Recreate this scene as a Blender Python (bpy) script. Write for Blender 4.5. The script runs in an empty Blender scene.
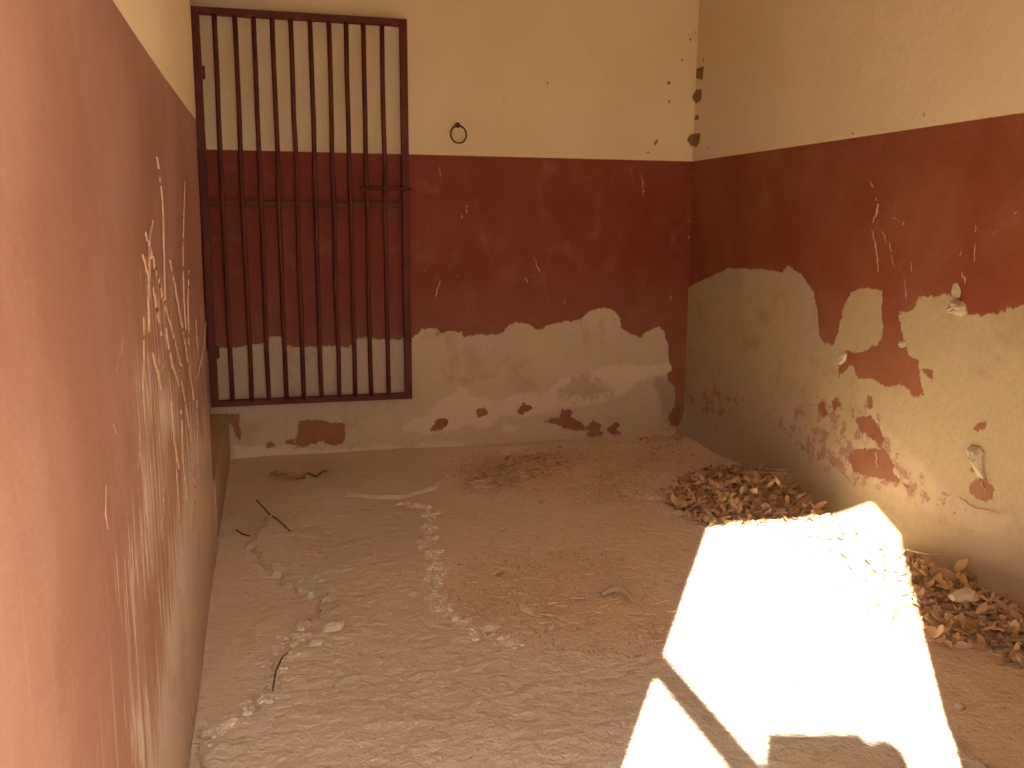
import bpy, bmesh, math, random
import numpy as np
from mathutils import Vector, Matrix

# ------------------------------------------------------------------ camera, world, sun, exposure
scene = bpy.context.scene
COL = scene.collection
IW, IH = 1024, 768
CAM = np.array([0.2312, -4.9576, 1.230])
YAW, PITCH, ROLL, FOC = 0.2610, 0.1719, 0.0049, 912.6
_fw = np.array([math.sin(YAW)*math.cos(PITCH), math.cos(YAW)*math.cos(PITCH), -math.sin(PITCH)])
_r0 = np.array([math.cos(YAW), -math.sin(YAW), 0.0])
_u0 = np.cross(_r0, _fw)
_r = math.cos(ROLL)*_r0 + math.sin(ROLL)*_u0
_u = -math.sin(ROLL)*_r0 + math.cos(ROLL)*_u0
cam_data = bpy.data.cameras.new('camera')
cam_data.sensor_fit = 'HORIZONTAL'
cam_data.sensor_width = 36.0
cam_data.lens = FOC/IW*36.0
cam_data.clip_start = 0.02
cam = bpy.data.objects.new('camera', cam_data)
COL.objects.link(cam)
cam.matrix_world = Matrix(((_r[0], _u[0], -_fw[0], CAM[0]),
                           (_r[1], _u[1], -_fw[1], CAM[1]),
                           (_r[2], _u[2], -_fw[2], CAM[2]),
                           (0, 0, 0, 1)))
scene.camera = cam

world = bpy.data.worlds.new('hazy_sky')
scene.world = world
world.use_nodes = True
bg = world.node_tree.nodes['Background']
bg.inputs['Color'].default_value = (1.0, 1.0, 0.98, 1)
bg.inputs['Strength'].default_value = 3.4

SUN_AZ, SUN_EL = math.radians(33.0), math.radians(29.0)
SDIR = Vector((math.sin(SUN_AZ)*math.cos(SUN_EL), math.cos(SUN_AZ)*math.cos(SUN_EL), -math.sin(SUN_EL)))
sun_data = bpy.data.lights.new('sun', 'SUN')
sun_data.energy = 37.0
sun_data.color = (1.0, 0.985, 0.90)
sun_data.angle = math.radians(0.55)
sun = bpy.data.objects.new('sun', sun_data)
COL.objects.link(sun)
sun.rotation_euler = SDIR.to_track_quat('-Z', 'Y').to_euler()
sun.location = (-6, -12, 8)

vs = scene.view_settings
vs.view_transform = 'Standard'
vs.look = 'None'
vs.gamma = 1.0
vs.use_curve_mapping = False
vs.exposure = 0.68
scene.cycles.diffuse_bounces = 8
scene.cycles.max_bounces = 12

# ------------------------------------------------------------------ dimensions of the place (metres)
W = 2.63            # room width, left wall X=0, right wall X=W
DADO = 1.60         # top of the red dado
CEIL = 2.62
JAMB = -1.36        # end of the left wall, beyond it a doorway up to the back wall
FRONT_O, FRONT_I = -4.67, -4.55
rnd = random.Random(7)

# ------------------------------------------------------------------ helpers
def ray(px, py):
    return _fw + _r*(px-512)/FOC - _u*(py-384)/FOC
def on_floor(px, py, z=0.0):
    d = ray(px, py); return CAM + d*(z-CAM[2])/d[2]
def on_y(px, py, y=0.0):
    d = ray(px, py); return CAM + d*(y-CAM[1])/d[1]
def on_x(px, py, x=0.0):
    d = ray(px, py); return CAM + d*(x-CAM[0])/d[0]

def tag(o, label=None, cat=None, group=None, kind=None):
    if label: o['label'] = label
    if cat: o['category'] = cat
    if group: o['group'] = group
    if kind: o['kind'] = kind
    return o

def link(name, me, mat=None, parent=None, smooth=False):
    o = bpy.data.objects.new(name, me)
    COL.objects.link(o)
    if mat and not me.materials: me.materials.append(mat)
    if parent: o.parent = parent
    if smooth:
        me.polygons.foreach_set('use_smooth', [True]*len(me.polygons))
    return o

def mesh(name, verts, faces, mat=None, parent=None, smooth=False):
    me = bpy.data.meshes.new(name)
    me.from_pydata([tuple(map(float, v)) for v in verts], [], faces)
    me.update()
    return link(name, me, mat, parent, smooth)

def empty(name, loc=(0, 0, 0)):
    o = bpy.data.objects.new(name, None)
    COL.objects.link(o); o.location = loc
    o.empty_display_size = 0.05
    return o

def bm_obj(name, bm, mat, parent=None, smooth=False):
    me = bpy.data.meshes.new(name)
    bm.to_mesh(me); bm.free()
    return link(name, me, mat, parent, smooth)

def bm_box(lo, hi, bevel=0.0, seg=2):
    bm = bmesh.new()
    bmesh.ops.create_cube(bm, size=1.0)
    lo, hi = Vector(lo), Vector(hi)
    for v in bm.verts:
        v.co = Vector((lo[i] + (v.co[i]+0.5)*(hi[i]-lo[i]) for i in range(3)))
    if bevel:
        bmesh.ops.bevel(bm, geom=bm.edges[:], offset=bevel, segments=seg, profile=0.5, affect='EDGES')
    return bm

def box(name, lo, hi, mat, parent=None, bevel=0.0):
    return bm_obj(name, bm_box(lo, hi, bevel), mat, parent)

def tube_data(pts, rad, n=8, caps=True):
    """verts, faces of a tube along pts; rad a number or list"""
    pts = [Vector(p) for p in pts]
    if not hasattr(rad, '__len__'): rad = [rad]*len(pts)
    V, F = [], []
    prev = None
    for i, p in enumerate(pts):
        t = (pts[min(i+1, len(pts)-1)] - pts[max(i-1, 0)]).normalized()
        if prev is None:
            a = Vector((0, 0, 1)) if abs(t.z) < 0.9 else Vector((1, 0, 0))
            x = t.cross(a).normalized()
        else:
            x = (prev - t*prev.dot(t)).normalized()
        prev = x
        y = t.cross(x)
        for k in range(n):
            a = 2*math.pi*k/n
            V.append(p + (x*math.cos(a)+y*math.sin(a))*rad[i])
    for i in range(len(pts)-1):
        for k in range(n):
            F.append((i*n+k, i*n+(k+1) % n, (i+1)*n+(k+1) % n, (i+1)*n+k))
    if caps:
        F.append(tuple(range(n-1, -1, -1)))
        F.append(tuple((len(pts)-1)*n+k for k in range(n)))
    return V, F

def tube(name, pts, rad, mat, parent=None, n=8, smooth=True):
    V, F = tube_data(pts, rad, n)
    return mesh(name, V, F, mat, parent, smooth)

def resample(poly, step, jit, seed=0, closed=True):
    """resample an outline and roughen it"""
    r = random.Random(seed)
    poly = [np.array(p, float) for p in poly]
    out = []
    m = len(poly) if closed else len(poly)-1
    for i in range(m):
        a, b = poly[i], poly[(i+1) % len(poly)]
        k = max(1, int(np.linalg.norm(b-a)/step))
        d = (b-a)/max(np.linalg.norm(b-a), 1e-9)
        nrm = np.array([-d[1], d[0]])
        for j in range(k):
            out.append(a+(b-a)*j/k + nrm*r.gauss(0, jit))
    if not closed: out.append(poly[-1])
    return out

def sdf_poly(P, poly):
    """signed distance, positive inside; P (N,2)"""
    poly = np.asarray(poly, float)
    d = np.full(len(P), 1e9)
    ins = np.zeros(len(P), bool)
    for i in range(len(poly)):
        a, b = poly[i], poly[(i+1) % len(poly)]
        ab = b-a
        L = ab@ab
        if L < 1e-12: continue
        t = np.clip(((P-a)@ab)/L, 0, 1)
        q = P-(a+t[:, None]*ab)
        d = np.minimum(d, (q*q).sum(1))
        if abs(b[1]-a[1]) > 1e-12:
            c = ((a[1] > P[:, 1]) != (b[1] > P[:, 1])) & (P[:, 0] < (b[0]-a[0])*(P[:, 1]-a[1])/(b[1]-a[1])+a[0])
            ins ^= c
    d = np.sqrt(d)
    return np.where(ins, d, -d)

def sdf_union(P, polys):
    d = np.full(len(P), -0.3)
    for p in polys:
        d = np.maximum(d, sdf_poly(P, p))
    return np.clip(d, -0.3, 0.3)

def set_attr(o, name, arr):
    a = o.data.attributes.new(name, 'FLOAT', 'POINT')
    a.data.foreach_set('value', np.asarray(arr, np.float32))

def grid(name, us, vs_, f, mat, parent=None, flip=False):
    """surface over us x vs_, f(u,v)->xyz arrays"""
    U, V = np.meshgrid(us, vs_, indexing='ij')
    P = np.stack(f(U.ravel(), V.ravel()), 1)
    nu, nv = len(us), len(vs_)
    i = np.arange(nu-1)[:, None]*nv + np.arange(nv-1)[None, :]
    i = i.ravel()
    Fq = np.stack([i, i+nv, i+nv+1, i+1], 1)
    if flip: Fq = Fq[:, ::-1]
    me = bpy.data.meshes.new(name)
    me.vertices.add(len(P)); me.vertices.foreach_set('co', P.astype(np.float32).ravel())
    me.loops.add(Fq.size); me.loops.foreach_set('vertex_index', Fq.ravel().astype(np.int32))
    me.polygons.add(len(Fq))
    me.polygons.foreach_set('loop_start', (np.arange(len(Fq))*4).astype(np.int32))
    me.update(calc_edges=True); me.validate()
    o = link(name, me, mat, parent, True)
    return o, U.ravel(), V.ravel()

# ------------------------------------------------------------------ node helpers
class NT:
    def __init__(s, name):
        s.mat = bpy.data.materials.new(name); s.mat.use_nodes = True
        s.t = s.mat.node_tree; s.n = s.t.nodes
        s.b = s.n['Principled BSDF']; s.out = s.n['Material Output']
        s.co = s.n.new('ShaderNodeTexCoord').outputs['Object']
    def put(s, sock, v):
        if hasattr(v, 'is_output'): s.t.links.new(v, sock)
        elif v is not None:
            if sock.type == 'RGBA' and len(v) == 3: v = (*v, 1)
            sock.default_value = v
    def map(s, scale, loc=(0, 0, 0)):
        m = s.n.new('ShaderNodeMapping'); s.put(m.inputs['Vector'], s.co)
        m.inputs['Scale'].default_value = scale; m.inputs['Location'].default_value = loc
        return m.outputs[0]
    def noise(s, scale, detail=4, rough=0.55, vec=None, dist=0.0):
        t = s.n.new('ShaderNodeTexNoise')
        t.inputs['Scale'].default_value = scale; t.inputs['Detail'].default_value = detail
        t.inputs['Roughness'].default_value = rough; t.inputs['Distortion'].default_value = dist
        s.put(t.inputs['Vector'], vec if vec is not None else s.co)
        return t.outputs['Fac']
    def voro(s, scale, vec=None, feature='F1'):
        t = s.n.new('ShaderNodeTexVoronoi'); t.feature = feature
        t.inputs['Scale'].default_value = scale
        s.put(t.inputs['Vector'], vec if vec is not None else s.co)
        return t.outputs['Distance']
    def math(s, op, a, b=None, c=None, clamp=False):
        m = s.n.new('ShaderNodeMath'); m.operation = op; m.use_clamp = clamp
        s.put(m.inputs[0], a)
        if b is not None: s.put(m.inputs[1], b)
        if c is not None: s.put(m.inputs[2], c)
        return m.outputs[0]
    def attr(s, name):
        a = s.n.new('ShaderNodeAttribute'); a.attribute_name = name
        return a.outputs['Fac']
    def ramp(s, v, lo, hi):
        m = s.n.new('ShaderNodeMapRange'); m.interpolation_type = 'SMOOTHSTEP'
        s.put(m.inputs['Value'], v); m.inputs['From Min'].default_value = lo; m.inputs['From Max'].default_value = hi
        return m.outputs['Result']
    def mix(s, f, a, b, mode='MIX'):
        m = s.n.new('ShaderNodeMix'); m.data_type = 'RGBA'; m.blend_type = mode
        s.put(m.inputs['Factor'], f); s.put(m.inputs['A'], None)
        s.put(m.inputs[6], a); s.put(m.inputs[7], b)
        return m.outputs[2]
    def mask(s, attr, noise, amp, soft):
        """sharp edge mask of a signed distance roughened by noise (0..1 centred .5)"""
        v = s.math('MULTIPLY_ADD', s.math('SUBTRACT', noise, 0.5), amp, s.attr(attr))
        return s.ramp(v, -soft, soft)
    def bump(s, h, dist, strength=1.0, prev=None):
        b = s.n.new('ShaderNodeBump'); b.inputs['Distance'].default_value = dist
        b.inputs['Strength'].default_value = strength
        s.put(b.inputs['Height'], h)
        if prev is not None: s.put(b.inputs['Normal'], prev)
        return b.outputs[0]
    def done(s, col, rough=0.9, nrm=None, spec=0.3, metal=0.0):
        s.put(s.b.inputs['Base Color'], col)
        s.put(s.b.inputs['Roughness'], rough)
        s.b.inputs['Specular IOR Level'].default_value = spec
        s.b.inputs['Metallic'].default_value = metal
        if nrm is not None: s.put(s.b.inputs['Normal'], nrm)
        return s.mat

def wall_material(name, red, red2, cream, plaster, plaster2, pale, grey, streak=False, pale_f=0.85):
    m = NT(name)
    n_lo = m.noise(1.7, 3, 0.5)
    n_mid = m.noise(9, 5, 0.6)
    n_hi = m.noise(55, 5, 0.65)
    edge = m.math('ADD', m.math('MULTIPLY', n_mid, 0.45), m.math('MULTIPLY', n_hi, 0.55))
    base = m.mix(m.ramp(n_lo, 0.35, 0.65), plaster, plaster2)
    blot = m.noise(4.5, 6, 0.68, m.map((1, 1, 1), (7, 3, 5)), 0.6)
    base = m.mix(m.math('MULTIPLY', m.ramp(blot, 0.50, 0.66), 0.55), base, (plaster[0]*0.80, plaster[1]*0.72, plaster[2]*0.62))
    base = m.mix(m.math('MULTIPLY', m.ramp(blot, 0.46, 0.32), 0.45), base, (plaster2[0]*0.90, plaster2[1]*0.98, plaster2[2]*0.78))
    base = m.mix(m.math('MULTIPLY', m.ramp(n_hi, 0.35, 0.75), 0.35), base, (plaster[0]*0.72, plaster[1]*0.70, plaster[2]*0.68))
    pm = m.mask('pale', m.noise(11, 6, 0.72), 0.13, 0.016)
    base = m.mix(m.math('MULTIPLY', pm, pale_f), base, pale)
    gm = m.mask('grey', m.noise(15, 6, 0.75), 0.32, 0.035)
    base = m.mix(m.math('MULTIPLY', gm, 0.62), base, grey)
    # red paint
    if streak:
        sn = m.noise(1.0, 5, 0.62, m.map((1, 26, 2.2)))
        sn2 = m.noise(1.0, 4, 0.6, m.map((1, 90, 6)))
        sv = m.math('ADD', m.math('MULTIPLY', sn, 0.62), m.math('MULTIPLY', sn2, 0.38))
        rm = m.mask('red', sv, 1.15, 0.05)
    else:
        rm = m.mask('red', edge, 0.075, 0.0035)
    fleck = m.ramp(m.noise(38, 3, 0.7, m.map((1.0, 1.0, 0.45), (3, 1, 2))), 0.735, 0.775)
    rcol = m.mix(m.ramp(m.noise(2.3, 4, 0.55), 0.33, 0.67), red, red2)
    rcol = m.mix(m.math('MULTIPLY', m.ramp(n_mid, 0.45, 0.8), 0.25), rcol, (red[0]*0.65, red[1]*0.62, red[2]*0.6))
    rcol = m.mix(m.math('MULTIPLY', fleck, 0.45), rcol, plaster)
    scuff = m.ramp(m.noise(5.5, 7, 0.75, m.map((1, 1, 0.7), (1, 8, 3)), 0.8), 0.50, 0.72)
    rcol = m.mix(m.math('MULTIPLY', scuff, 0.16), rcol, (plaster[0]*0.8, plaster[1]*0.62, plaster[2]*0.5))
    splash = m.math('MULTIPLY', m.ramp(m.attr('height'), 1.15, 0.15), m.math('MULTIPLY_ADD', n_mid, 0.8, 0.1))
    if not streak:
        rcol = m.mix(m.math('MULTIPLY', splash, 0.75), rcol, (plaster[0]*0.78, plaster[1]*0.60, plaster[2]*0.52))
    if streak:
        wear = m.ramp(m.noise(1.0, 5, 0.6, m.map((1, 30, 1.6), (0, 5, 1))), 0.52, 0.80)
        low = m.ramp(m.attr('height'), 1.25, 0.1)
        rcol = m.mix(m.math('MULTIPLY', m.math('MULTIPLY', wear, low), 0.8), rcol, pale)
    mot = m.mask('mottle', m.noise(17, 6, 0.72), 0.62, 0.02)
    base = m.mix(m.math('MULTIPLY', mot, 0.75), base, (red2[0]*0.75+grey[0]*0.25, red2[1]*0.6+grey[1]*0.3, red2[2]*0.6+grey[2]*0.3))
    col = m.mix(rm, base, rcol)
    if streak:
        fine = m.noise(1.0, 6, 0.7, m.map((1, 60, 3.5), (0, 2, 7)), 0.5)
        scr = m.math('MULTIPLY_ADD', m.math('SUBTRACT', fine, 0.60), 1.1, m.math('MINIMUM', m.attr('scrape'), 0.06))
        col = m.mix(m.math('MULTIPLY', m.ramp(scr, -0.02, 0.07), 0.75), col, pale)
    # pale rim where the paint film has broken away
    # cream band
    cm = m.mask('cream', n_hi, 0.004, 0.0022)
    ccol = m.mix(m.ramp(n_lo, 0.3, 0.7), cream, (cream[0]*0.93, cream[1]*0.90, cream[2]*0.84))
    ccol = m.mix(m.math('MULTIPLY', m.ramp(m.noise(30, 3, 0.6), 0.70, 0.78), 0.35), ccol, (cream[0]*0.5, cream[1]*0.42, cream[2]*0.3))
    col = m.mix(cm, col, ccol)
    chip = m.mask('chip', n_hi, 0.012, 0.003)
    col = m.mix(chip, col, (0.20, 0.115, 0.055))
    h = m.math('MAXIMUM', rm, m.math('MULTIPLY', cm, 1.4))
    h = m.math('SUBTRACT', h, m.math('MULTIPLY', chip, 1.5))
    nb = m.bump(h, 0.0016, 0.8)
    nb = m.bump(n_mid, 0.010, 0.3 if streak else 0.55, nb)
    nb = m.bump(n_hi, 0.0025, 0.25 if streak else 0.6, nb)
    rough = m.math('SUBTRACT', 0.92, m.math('MULTIPLY', rm, 0.27 if streak else 0.20))
    return m.done(col, rough, nb, 0.35)

RED, RED2 = (0.178, 0.025, 0.011), (0.20, 0.036, 0.016)
CREAM = (0.67, 0.535, 0.355)
M_back = wall_material('back_wall_paint', RED, RED2, CREAM, (0.50, 0.385, 0.265), (0.53, 0.42, 0.275),
                       (0.63, 0.50, 0.36), (0.32, 0.225, 0.155))
M_right = wall_material('right_wall_paint', (0.21, 0.044, 0.018), (0.25, 0.078, 0.036), CREAM, (0.415, 0.312, 0.187), (0.42, 0.322, 0.178),
                        (0.47, 0.365, 0.235), (0.37, 0.28, 0.215), pale_f=0.55)
M_left = wall_material('left_wall_paint', (0.24, 0.100, 0.066), (0.295, 0.142, 0.100), CREAM, (0.47, 0.335, 0.24), (0.50, 0.365, 0.265),
                       (0.60, 0.46, 0.32), (0.30, 0.22, 0.16), streak=True)

def plain_plaster(name, c):
    m = NT(name)
    n1, n2 = m.noise(3, 4), m.noise(40, 5, 0.65)
    col = m.mix(n1, c, (c[0]*0.85, c[1]*0.83, c[2]*0.8))
    return m.done(col, 0.92, m.bump(n2, 0.004, 0.6), 0.25)
M_cream = plain_plaster('cream_limewash', CREAM)
M_ceil = plain_plaster('ceiling_limewash', (0.78, 0.70, 0.58))
M_sill = plain_plaster('sill_cement', (0.42, 0.30, 0.185))

def floor_material(name, a, b, light):
    m = NT(name)
    n_lo, n_mid, n_hi = m.noise(1.3, 3), m.noise(7, 6, 0.62), m.noise(70, 5, 0.7)
    ripple = m.noise(1.0, 4, 0.6, m.map((17, 30, 17)), 0.6)
    col = m.mix(m.ramp(n_lo, 0.35, 0.65), a, b)
    col = m.mix(m.math('MULTIPLY', m.ramp(n_mid, 0.5, 0.8), 0.35), col, light)
    col = m.mix(m.math('MULTIPLY', m.ramp(n_hi, 0.55, 0.75), 0.30), col, (a[0]*0.6, a[1]*0.55, a[2]*0.5))
    spots = m.ramp(m.noise(11, 2, 0.4, m.map((1, 1, 1), (4, 2, 0))), 0.70, 0.76)
    col = m.mix(m.math('MULTIPLY', spots, 0.45), col, (a[0]*0.5, a[1]*0.47, a[2]*0.45))
    dirt = m.mask('dirt', m.noise(9, 7, 0.75), 0.45, 0.08)
    dcol = m.mix(n_hi, (0.55, 0.385, 0.245), (0.74, 0.55, 0.37))
    col = m.mix(m.math('MULTIPLY', dirt, 0.62), col, dcol)
    h = m.math('ADD', m.math('MULTIPLY', ripple, 0.6), m.math('MULTIPLY', n_mid, 0.4))
    nb = m.bump(h, 0.020, 0.85)
    nb = m.bump(n_hi, 0.008, 0.9, nb)
    nb = m.bump(m.noise(26, 4, 0.6), 0.014, 0.6, nb)
    return m.done(col, 0.88, nb, 0.3)
M_floor = floor_material('worn_cement_floor', (0.665, 0.53, 0.40), (0.70, 0.555, 0.415), (0.77, 0.64, 0.50))  # floor colour raised to stand in for lens veil around the sun patch
M_screed = floor_material('rough_screed', (0.615, 0.505, 0.38), (0.645, 0.53, 0.40), (0.75, 0.635, 0.495))

def simple(name, c1, c2, scale=20, rough=0.85, bump=0.002, spec=0.3, metal=0.0):
    m = NT(name)
    n = m.noise(scale, 5, 0.65)
    col = m.mix(m.ramp(n, 0.3, 0.7), c1, c2)
    return m.done(col, rough, m.bump(n, bump, 0.6), spec, metal)

def iron_material():
    m = NT('oxide_red_painted_iron')
    n, n2 = m.noise(6, 4), m.noise(70, 5, 0.7)
    col = m.mix(m.ramp(n, 0.35, 0.65), (0.085, 0.017, 0.008), (0.125, 0.028, 0.013))
    col = m.mix(m.math('MULTIPLY', m.ramp(n2, 0.62, 0.72), 0.6), col, (0.26, 0.15, 0.09))
    return m.done(col, 0.62, m.bump(n2, 0.0015, 0.6), 0.25)
M_iron = iron_material()
M_rust = simple('rusty_iron', (0.085, 0.040, 0.018), (0.15, 0.075, 0.032), 90, 0.75)
M_scratch = simple('scratched_plaster', (0.50, 0.32, 0.21), (0.42, 0.24, 0.15), 60, 0.95, 0.001)
M_flake = simple('lime_flake', (0.50, 0.41, 0.29), (0.40, 0.32, 0.21), 40, 0.9)
M_twig = simple('dry_twig', (0.10, 0.055, 0.03), (0.17, 0.10, 0.055), 60)
M_straw = simple('dry_straw', (0.64, 0.46, 0.27), (0.52, 0.35, 0.19), 60)
M_stone = simple('grey_stone', (0.52, 0.42, 0.31), (0.62, 0.51, 0.39), 30, 0.9, 0.004)
M_grit = simple('pale_cement_grit', (0.55, 0.45, 0.33), (0.68, 0.57, 0.43), 30, 0.9, 0.004)
M_crumb = simple('dirt_crumbs', (0.36, 0.21, 0.11), (0.62, 0.44, 0.28), 60)
M_ground = simple('outside_dust', (0.46, 0.35, 0.23), (0.52, 0.40, 0.27), 3)
M_wood = simple('weathered_wood', (0.25, 0.16, 0.09), (0.34, 0.23, 0.14), 12)
def leaf_material(name, a, b, c):
    m = NT(name)
    info = m.n.new('ShaderNodeObjectInfo').outputs['Random']
    at = m.attr('tone')
    n = m.noise(45, 4, 0.6)
    v = m.math('FRACT', m.math('ADD', m.math('ADD', info, at), m.math('MULTIPLY', n, 0.25)))
    col = m.mix(m.ramp(v, 0.1, 0.5), a, b)
    col = m.mix(m.ramp(v, 0.6, 0.95), col, c)
    return m.done(col, 0.75, m.bump(n, 0.002, 0.5), 0.3)
M_paleleaf = simple('bleached_leaf', (0.68, 0.52, 0.34), (0.60, 0.44, 0.27), 50)
M_leaf = leaf_material('dry_leaf', (0.36, 0.205, 0.10), (0.54, 0.345, 0.19), (0.66, 0.46, 0.28))

# ------------------------------------------------------------------ structure: walls
def px_back(poly): return [on_y(*p)[[0, 2]] for p in poly]
def px_right(poly): return [on_x(*p, W)[[1, 2]] for p in poly]
def px_left(poly): return [on_x(*p, 0.0)[[1, 2]] for p in poly]

# --- back wall
us = np.arange(-1.30, W+0.0001, 0.012); us = np.append(us[:-1], W+0.012)
zs = np.append(np.arange(-0.024, CEIL, 0.012), CEIL)
def f_back(u, z):
    lip = 0.018*np.exp(-(z/0.035)**2)*(0.6+0.4*np.sin(u*5.3))
    return u, -lip + 0.003*np.sin(u*2.1+z*1.7), z
wall_back, U, Z = grid('wall_back', us, zs, f_back, M_back)
tag(wall_back, kind='structure')
P = np.stack([U, Z], 1)
low_back = [(-200, 356), (205, 352), (219, 348), (240, 347.5), (250, 344), (262, 343), (271, 337), (283, 336), (288, 346), (303, 347.6),
    (320, 346), (336, 345.5), (348, 347), (357, 339), (369, 337.5), (378, 339), (392, 339), (403, 337.5), (413, 338), (422, 329), (436, 328), (439, 333),
    (450, 331.5), (462, 331.5), (464, 337), (475, 334.7), (500, 333.7), (508, 327), (515.6, 322), (528, 323.7), (537.5, 330.6), (548, 325),
    (562.5, 322), (578, 320), (589, 311), (603, 307), (615.6, 311), (620, 319), (621, 328), (631, 334.7), (640, 337), (647, 331.5), (659, 325.6),
    (664, 330), (668, 342.5), (669, 361), (672, 369), (666, 374), (669, 381.5), (675, 388), (675, 405), (669, 414), (670, 424), (681, 430), (696, 430), (740, 120), (-200, 100)]
red_b = [low_back,
    [(299, 423), (306, 419.5), (323, 420), (332, 423), (345, 423), (346, 441.6), (335, 446), (327.5, 445), (323, 441.6), (303, 447), (296, 444.5), (297.5, 434)],
    [(224, 414), (239, 414), (240, 429), (242, 442), (236, 436), (231.5, 426)],
    [(429.7, 431), (436, 420), (447, 418.6), (449, 422.5), (444, 428), (436, 431)],
    [(476, 408.5), (484, 408.5), (490, 415), (483, 415), (478, 418)],
    [(516.4, 411), (523.4, 403.5), (534.4, 407.7), (525, 412), (521, 415.5)],
    [(562, 409.5), (574, 410), (571, 416.6), (580.6, 421), (585, 427.5), (593, 421), (601, 425), (600, 429), (587, 430), (577.5, 430.6), (562, 427.5), (555.6, 423), (543, 423), (549, 419), (560, 418)],
    [(587, 432), (602.5, 431.4), (602.5, 435.5), (587, 436)],
    [(605.6, 432), (610, 425), (616.6, 421), (620.5, 424), (616.6, 429), (621, 434), (615, 435)],
    [(266, 444), (272, 442), (275, 446), (268, 448)], [(284, 441), (293, 439), (296, 444), (287, 444)]]
red = sdf_union(P, [px_back(p) for p in red_b])
red = np.minimum(red, DADO+0.20-Z)
grey_b = [[(562, 398.6), (563.4, 390), (573, 379), (591.6, 377.5), (602.5, 380.6), (609, 390), (605.6, 398), (591.6, 398), (579, 398), (571, 400)],
          [(652, 380), (668, 375), (690, 380), (690, 430), (668, 430), (664, 410)]]
grey = sdf_union(P, [px_back(p) for p in grey_b])
pale_b = [[(402, 430), (412, 420), (430, 415), (432, 405), (450, 395), (462, 387), (470, 392), (478, 398), (500, 400), (520, 393), (540, 395), (555, 385),
    (560, 377), (585, 375), (600, 368), (640, 365), (668, 365), (668, 372), (650, 378), (635, 385), (620, 395), (600, 402), (575, 405), (540, 414),
    (520, 418), (500, 415), (490, 428), (478, 428), (470, 425), (450, 430), (430, 435)], [(503, 425), (522, 424), (520, 432), (505, 432)],
    [(235, 446), (330, 449), (470, 441), (470, 446), (330, 455), (235, 460)]]
pale = sdf_union(P, [px_back(p) for p in pale_b])
chips_b = [[(666.5, 82), (669, 80), (671, 83), (669, 86)], [(654, 143), (658, 138), (658.5, 142), (655, 146)], [(692, 97), (695, 90), (703, 89), (703, 101), (695, 105)],
           [(687, 140), (690, 134), (703, 133), (702, 143), (693, 149)], [(695, 116), (698, 114), (698, 120), (695, 120)],
           [(680, 59), (684, 59), (683, 63)], [(695, 30), (699, 29), (699, 35), (695, 35)], [(688, 38), (692, 38), (691, 42)], [(699, 8), (703, 6), (703, 13), (700, 13)], [(668, 100), (671, 100), (670, 106)], [(646, 152), (650, 152), (649, 155)], [(545, 82), (549, 82), (548, 85)], [(503, 97), (505, 97), (505, 99), (503, 99)]]
chip = sdf_union(P, [px_back(p) for p in chips_b])
set_attr(wall_back, 'red', red); set_attr(wall_back, 'grey', grey); set_attr(wall_back, 'pale', pale)
set_attr(wall_back, 'chip', chip); set_attr(wall_back, 'cream', np.clip(Z-DADO, -0.3, 0.3)); set_attr(wall_back, 'height', Z)
set_attr(wall_back, 'mottle', np.full(len(Z), -0.5))

# --- right wall (its foot swells into a dusty cement fillet)
ys = np.append(np.arange(-4.67, 0, 0.012), 0.012)
def f_right(y, z):
    c = 0.075*(0.75+0.25*np.sin(y*3.1+0.5)+0.12*np.sin(y*9.7))
    k = np.clip(1-np.maximum(z, 0)/0.16, 0, 1)**2
    return W-c*k+0.003*np.sin(y*2.3+z*2.9), y, z
wall_right, Y, Z = grid('wall_right', ys, zs, f_right, M_right, flip=True)
tag(wall_right, kind='structure')
P = np.stack([Y, Z], 1)
main_r = [(660, 432), (682, 430), (684, 420), (683, 400), (685, 360), (684, 330), (682, 300), (686, 290), (700, 281), (727, 268), (745, 268), (770, 271), (782, 272), (788, 264), (802, 275), (813, 290), (818, 311), (820, 338),
    (826, 343), (834, 344), (839, 332), (843, 311), (848, 297), (854, 290), (866, 289), (883, 290), (882, 307), (884, 336), (878, 346), (863, 354), (848, 348),
    (840, 355), (839, 377), (852, 364), (859, 377), (873, 379), (887, 387), (905, 386), (914, 398), (925, 396), (921, 382), (919, 359), (909, 355), (902, 329),
    (898, 311), (905, 313), (914, 311), (919, 297), (951, 293), (958, 297), (962, 304), (969, 316), (980, 316), (1001, 311), (1019, 306), (1060, 290), (1400, 250), (1400, -60), (690, 100)]
red_r = [main_r, [(923, 369), (934, 369), (933, 382)],
    [(849, 455), (857.5, 450.5), (874, 448), (885.6, 450.5), (895, 465.7), (892.7, 471.6), (900, 481), (911.4, 488), (914, 492.7), (904, 485.6), (888, 481), (869, 476), (855, 472.8), (850.5, 464.5)],
    [(855, 418), (870, 416), (880, 428), (886, 440), (880, 447), (870, 436), (860, 430)],
    [(969, 469), (972, 463), (976, 464.5), (973.5, 473)], [(969, 488), (975, 480), (986.5, 478.6), (995, 490), (991, 500), (982, 502), (970, 495)],
    [(971, 430.5), (979.5, 422), (986.5, 422), (985, 430.5)], [(831, 400), (838, 396), (842, 404), (834, 412)], [(818, 405), (824, 400), (829, 414), (824, 420)],
    [(868, 396), (873, 396), (872, 410), (868, 408)]]
red = np.minimum(sdf_union(P, [px_right(p) for p in red_r]), DADO+0.20-Z)
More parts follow.
